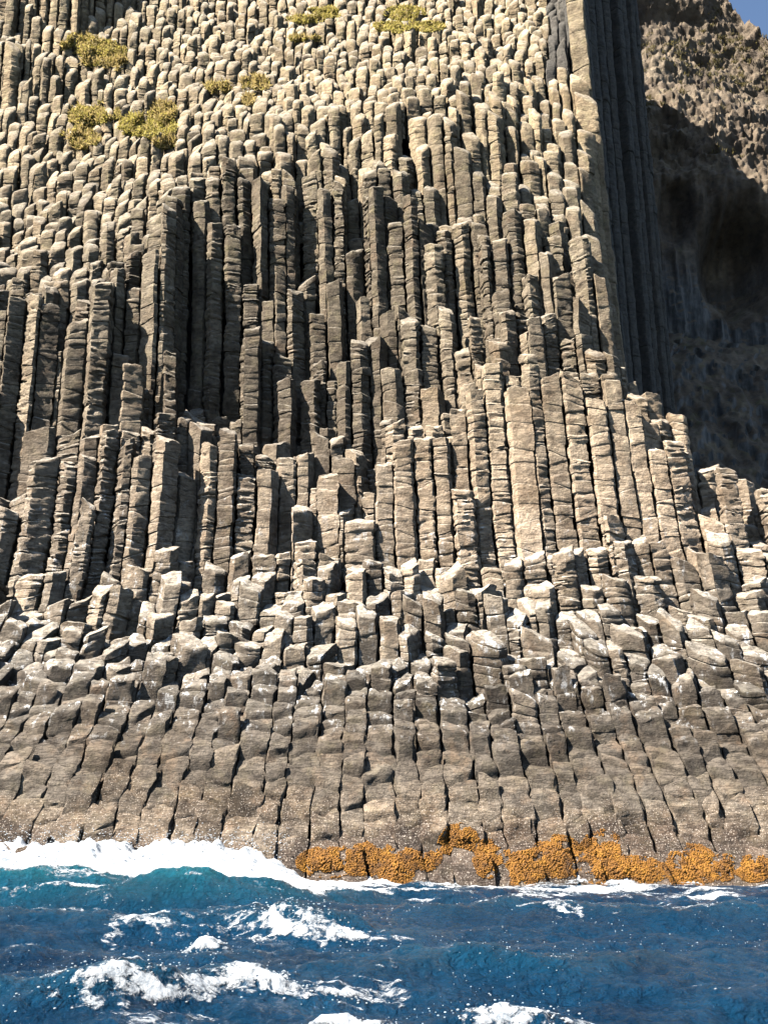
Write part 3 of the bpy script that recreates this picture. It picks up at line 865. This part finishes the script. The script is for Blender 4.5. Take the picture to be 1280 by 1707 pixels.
for i in upids:
    a, b = vstart[i], vstart[i + 1]
    nq = len(quadsL[i])
    lv.append(V[a:b]); lf.extend((quadsL[i][nq // 3:] + n).tolist()); lf.extend((trisL[i] + n).tolist()); n += b - a
upbvh = BVHTree.FromPolygons(np.concatenate(lv).tolist(), lf)
def blades(n, cfun, ln, wd):
    vs, ts, sh = [], [], []
    for k in range(n):
        p, d = cfun()
        l = ln * rng.uniform(0.5, 1.3); w = wd * rng.uniform(0.6, 1.3)
        sd = np.cross(d, rng.normal(0, 1, 3)); sd /= np.linalg.norm(sd) + 1e-6
        m = p + d * l * 0.55 + np.array([0, 0, 0.03 * l]); e = p + d * l + rng.normal(0, 0.12 * l, 3)
        b = len(vs)
        vs += [p - sd * w * 0.5, p + sd * w * 0.5, m + sd * w, m - sd * w, e]
        ts += [(b, b + 1, b + 2), (b, b + 2, b + 3), (b + 3, b + 2, b + 4)]
        sh += [rng.random()] * 5
    return np.array(vs), np.array(ts), np.array(sh)
SHRUBS = [  # u, v, half width px, half height px, dry share, label
    (158, 192, 40, 22, .25, 'olive mounded shrub, left of a matching brighter mound'), (135, 228, 30, 18, .5, 'thin straggling shrub spilling below the olive mound'),
    (248, 208, 44, 22, .1, 'bright yellow green mounded shrub with flat base'), (272, 185, 22, 16, .6, 'brownish tuft on top of the bright mound'),
    (272, 235, 20, 12, .4, 'sparse tuft hanging under the bright mound'),
    (135, 72, 30, 16, .3, 'olive shrub at the left of the upper cluster'), (185, 85, 28, 18, .15, 'dark green shrub in the middle of the upper cluster'),
    (192, 103, 22, 12, .6, 'rusty brown shrub at the foot of the upper cluster'), (150, 96, 22, 12, .3, 'small rounded shrub below the upper cluster'),
    (545, 18, 32, 9, .05, 'bright moss cushion near the top edge'), (505, 30, 34, 8, .1, 'long low cushion below the bright moss'), (508, 62, 24, 7, .25, 'small pale cushion lowest of the top moss'),
    (675, 20, 32, 12, .05, 'thick yellow moss patch at the top edge right of centre'), (655, 45, 42, 10, .05, 'wide yellow moss patch under the thick one'), (705, 42, 34, 9, .05, 'moss patch beside the wide yellow one, toward right'),
    (365, 143, 20, 11, .35, 'lone small shrub between the mounds and moss'), (425, 140, 22, 14, .7, 'dry straw coloured tuft right of the lone shrub'),
    (415, 165, 12, 9, .8, 'smallest dry tuft under the straw coloured one')]
for (u0, v0, wu, wv, dry, lab) in SHRUBS:
    b = (CV - v0 - wv * 0.3) / F
    dirv = Vector(((u0 - CU) / F, ct - b * st, st + b * ct)).normalized()
    flatq = wv < 13
    hp = upbvh.ray_cast(cam, dirv)
    p = np.array(hp[0]) if hp[0] is not None else at(u0, v0, float(env(np.array([u0]), np.array([v0]))[0][0]))
    dist = np.linalg.norm(p - np.array([0, 0, CAMZ]))
    rx, rz = wu * dist / F, wv * dist / F * 1.15
    flat = wv < 13
    ryv = rx * 0.8
    slope = np.array([0, 0.55, 0.83])
    root = bpy.data.objects.new('moss_cushion' if flat and dry < .3 else 'shrub', None); COL.objects.link(root); root.location = p
    tag(root, lab, 'moss' if flat and dry < .3 else 'shrub', 'plants on the upper cliff')
    def cf():
        for _ in range(60):
            a = rng.uniform(0, 2 * math.pi); r_ = math.sqrt(rng.random())
            uu_, vv_ = u0 + wu * 1.1 * r_ * math.cos(a), v0 + 3 + wv * 1.1 * r_ * math.sin(a)
            if r_ + 0.9 * float(fbm(np.array([uu_ * 0.06]), np.array([vv_ * 0.09]), np.array([4.0]), 2)[0]) > 0.95: continue
            b_ = (CV - vv_) / F
            h_ = upbvh.ray_cast(cam, Vector(((uu_ - CU) / F, ct - b_ * st, st + b_ * ct)).normalized())
            if h_[0] is None or abs(h_[0].y - p[1]) > 7: continue
            d = rng.normal(0, 0.7, 3) + np.array([0, -0.5, 0.45]); d /= np.linalg.norm(d)
            q = np.array(h_[0]) + rng.uniform(-0.05, 0.32) * (1 - r_ * 0.6) * np.array([0, -0.6, 0.8]) * (1.0 if not flat else 0.5)
            return q - p, d
        return np.array([0.0, -0.2, 0.1]), np.array([0, 0, 1.0])
    nb = int(np.clip(rx * rz * 620, 500, 3600))
    vs, ts, sh = blades(int(nb * (1 - dry)) + 20, cf, 0.38 if not flat else 0.28, 0.075)
    mesh_obj('foliage', vs, tris=ts, mat=M_GRN, smooth_shade=False, attrs={'shade': sh}, parent=root)
    vs, ts, sh = blades(int(nb * dry) + 20, cf, 0.62, 0.06)
    mesh_obj('dry_foliage', vs, tris=ts, mat=M_DRY, smooth_shade=False, attrs={'shade': sh}, parent=root)

pick = SCRUB_SEED[rng.permutation(len(SCRUB_SEED))[:260]]
def cf():
    q = pick[rng.integers(len(pick))] + rng.normal(0, 0.35, 3) * np.array([1, 0.5, 0.5])
    d = rng.normal(0, 0.5, 3) + np.array([0, -0.4, 0.9]); return q, d / np.linalg.norm(d)
vs, ts, sh = blades(4200, cf, 0.6, 0.09)
o = mesh_obj('scrub', vs, tris=ts, mat=leaf_material('hill_scrub', (0.07, 0.055, 0.02), (0.20, 0.16, 0.06)), smooth_shade=False, attrs={'shade': sh})
tag(o, 'dry olive scrub scattered over the far sunlit hillside', 'scrub', kind='stuff')

# ------------------------------------------------------------------ light, sky, camera
SUN = np.array([-0.58, -0.31, 0.76]); SUN /= np.linalg.norm(SUN)
elev = math.asin(SUN[2])
w = bpy.data.worlds.new('World'); scene.world = w; w.use_nodes = True
nt = w.node_tree
sky = nt.nodes.new('ShaderNodeTexSky'); sky.sky_type = 'NISHITA'; sky.sun_disc = False
sky.sun_elevation = elev; sky.sun_rotation = math.atan2(SUN[0], SUN[1]) % (2 * math.pi)
sky.air_density = 1.0; sky.dust_density = 0.3; sky.ozone_density = 2.0
bg = nt.nodes['Background']; bg.inputs['Strength'].default_value = 0.05
nt.links.new(sky.outputs['Color'], bg.inputs['Color'])
l = bpy.data.lights.new('sun', 'SUN'); l.energy = 5.0; l.angle = math.radians(0.5); l.color = (1.0, 0.95, 0.87)
lo = bpy.data.objects.new('sun', l); COL.objects.link(lo); lo.location = tuple(SUN * 200)
lo.rotation_euler = Vector(-SUN).to_track_quat('-Z', 'Y').to_euler()
cd = bpy.data.cameras.new('camera'); cd.sensor_fit = 'VERTICAL'; cd.sensor_height = 36; cd.lens = 36 * F / 1707
cd.clip_end = 10000; cd.clip_start = 0.5
co = bpy.data.objects.new('camera', cd); COL.objects.link(co); co.location = (0, 0, CAMZ); co.rotation_euler = (math.pi / 2 + TH, 0, 0)
scene.camera = co
vs_ = scene.view_settings
vs_.view_transform = 'Standard'; vs_.look = 'None'; vs_.gamma = 1; vs_.exposure = 1.95
scene.cycles.diffuse_bounces = 0; vs_.use_curve_mapping = False
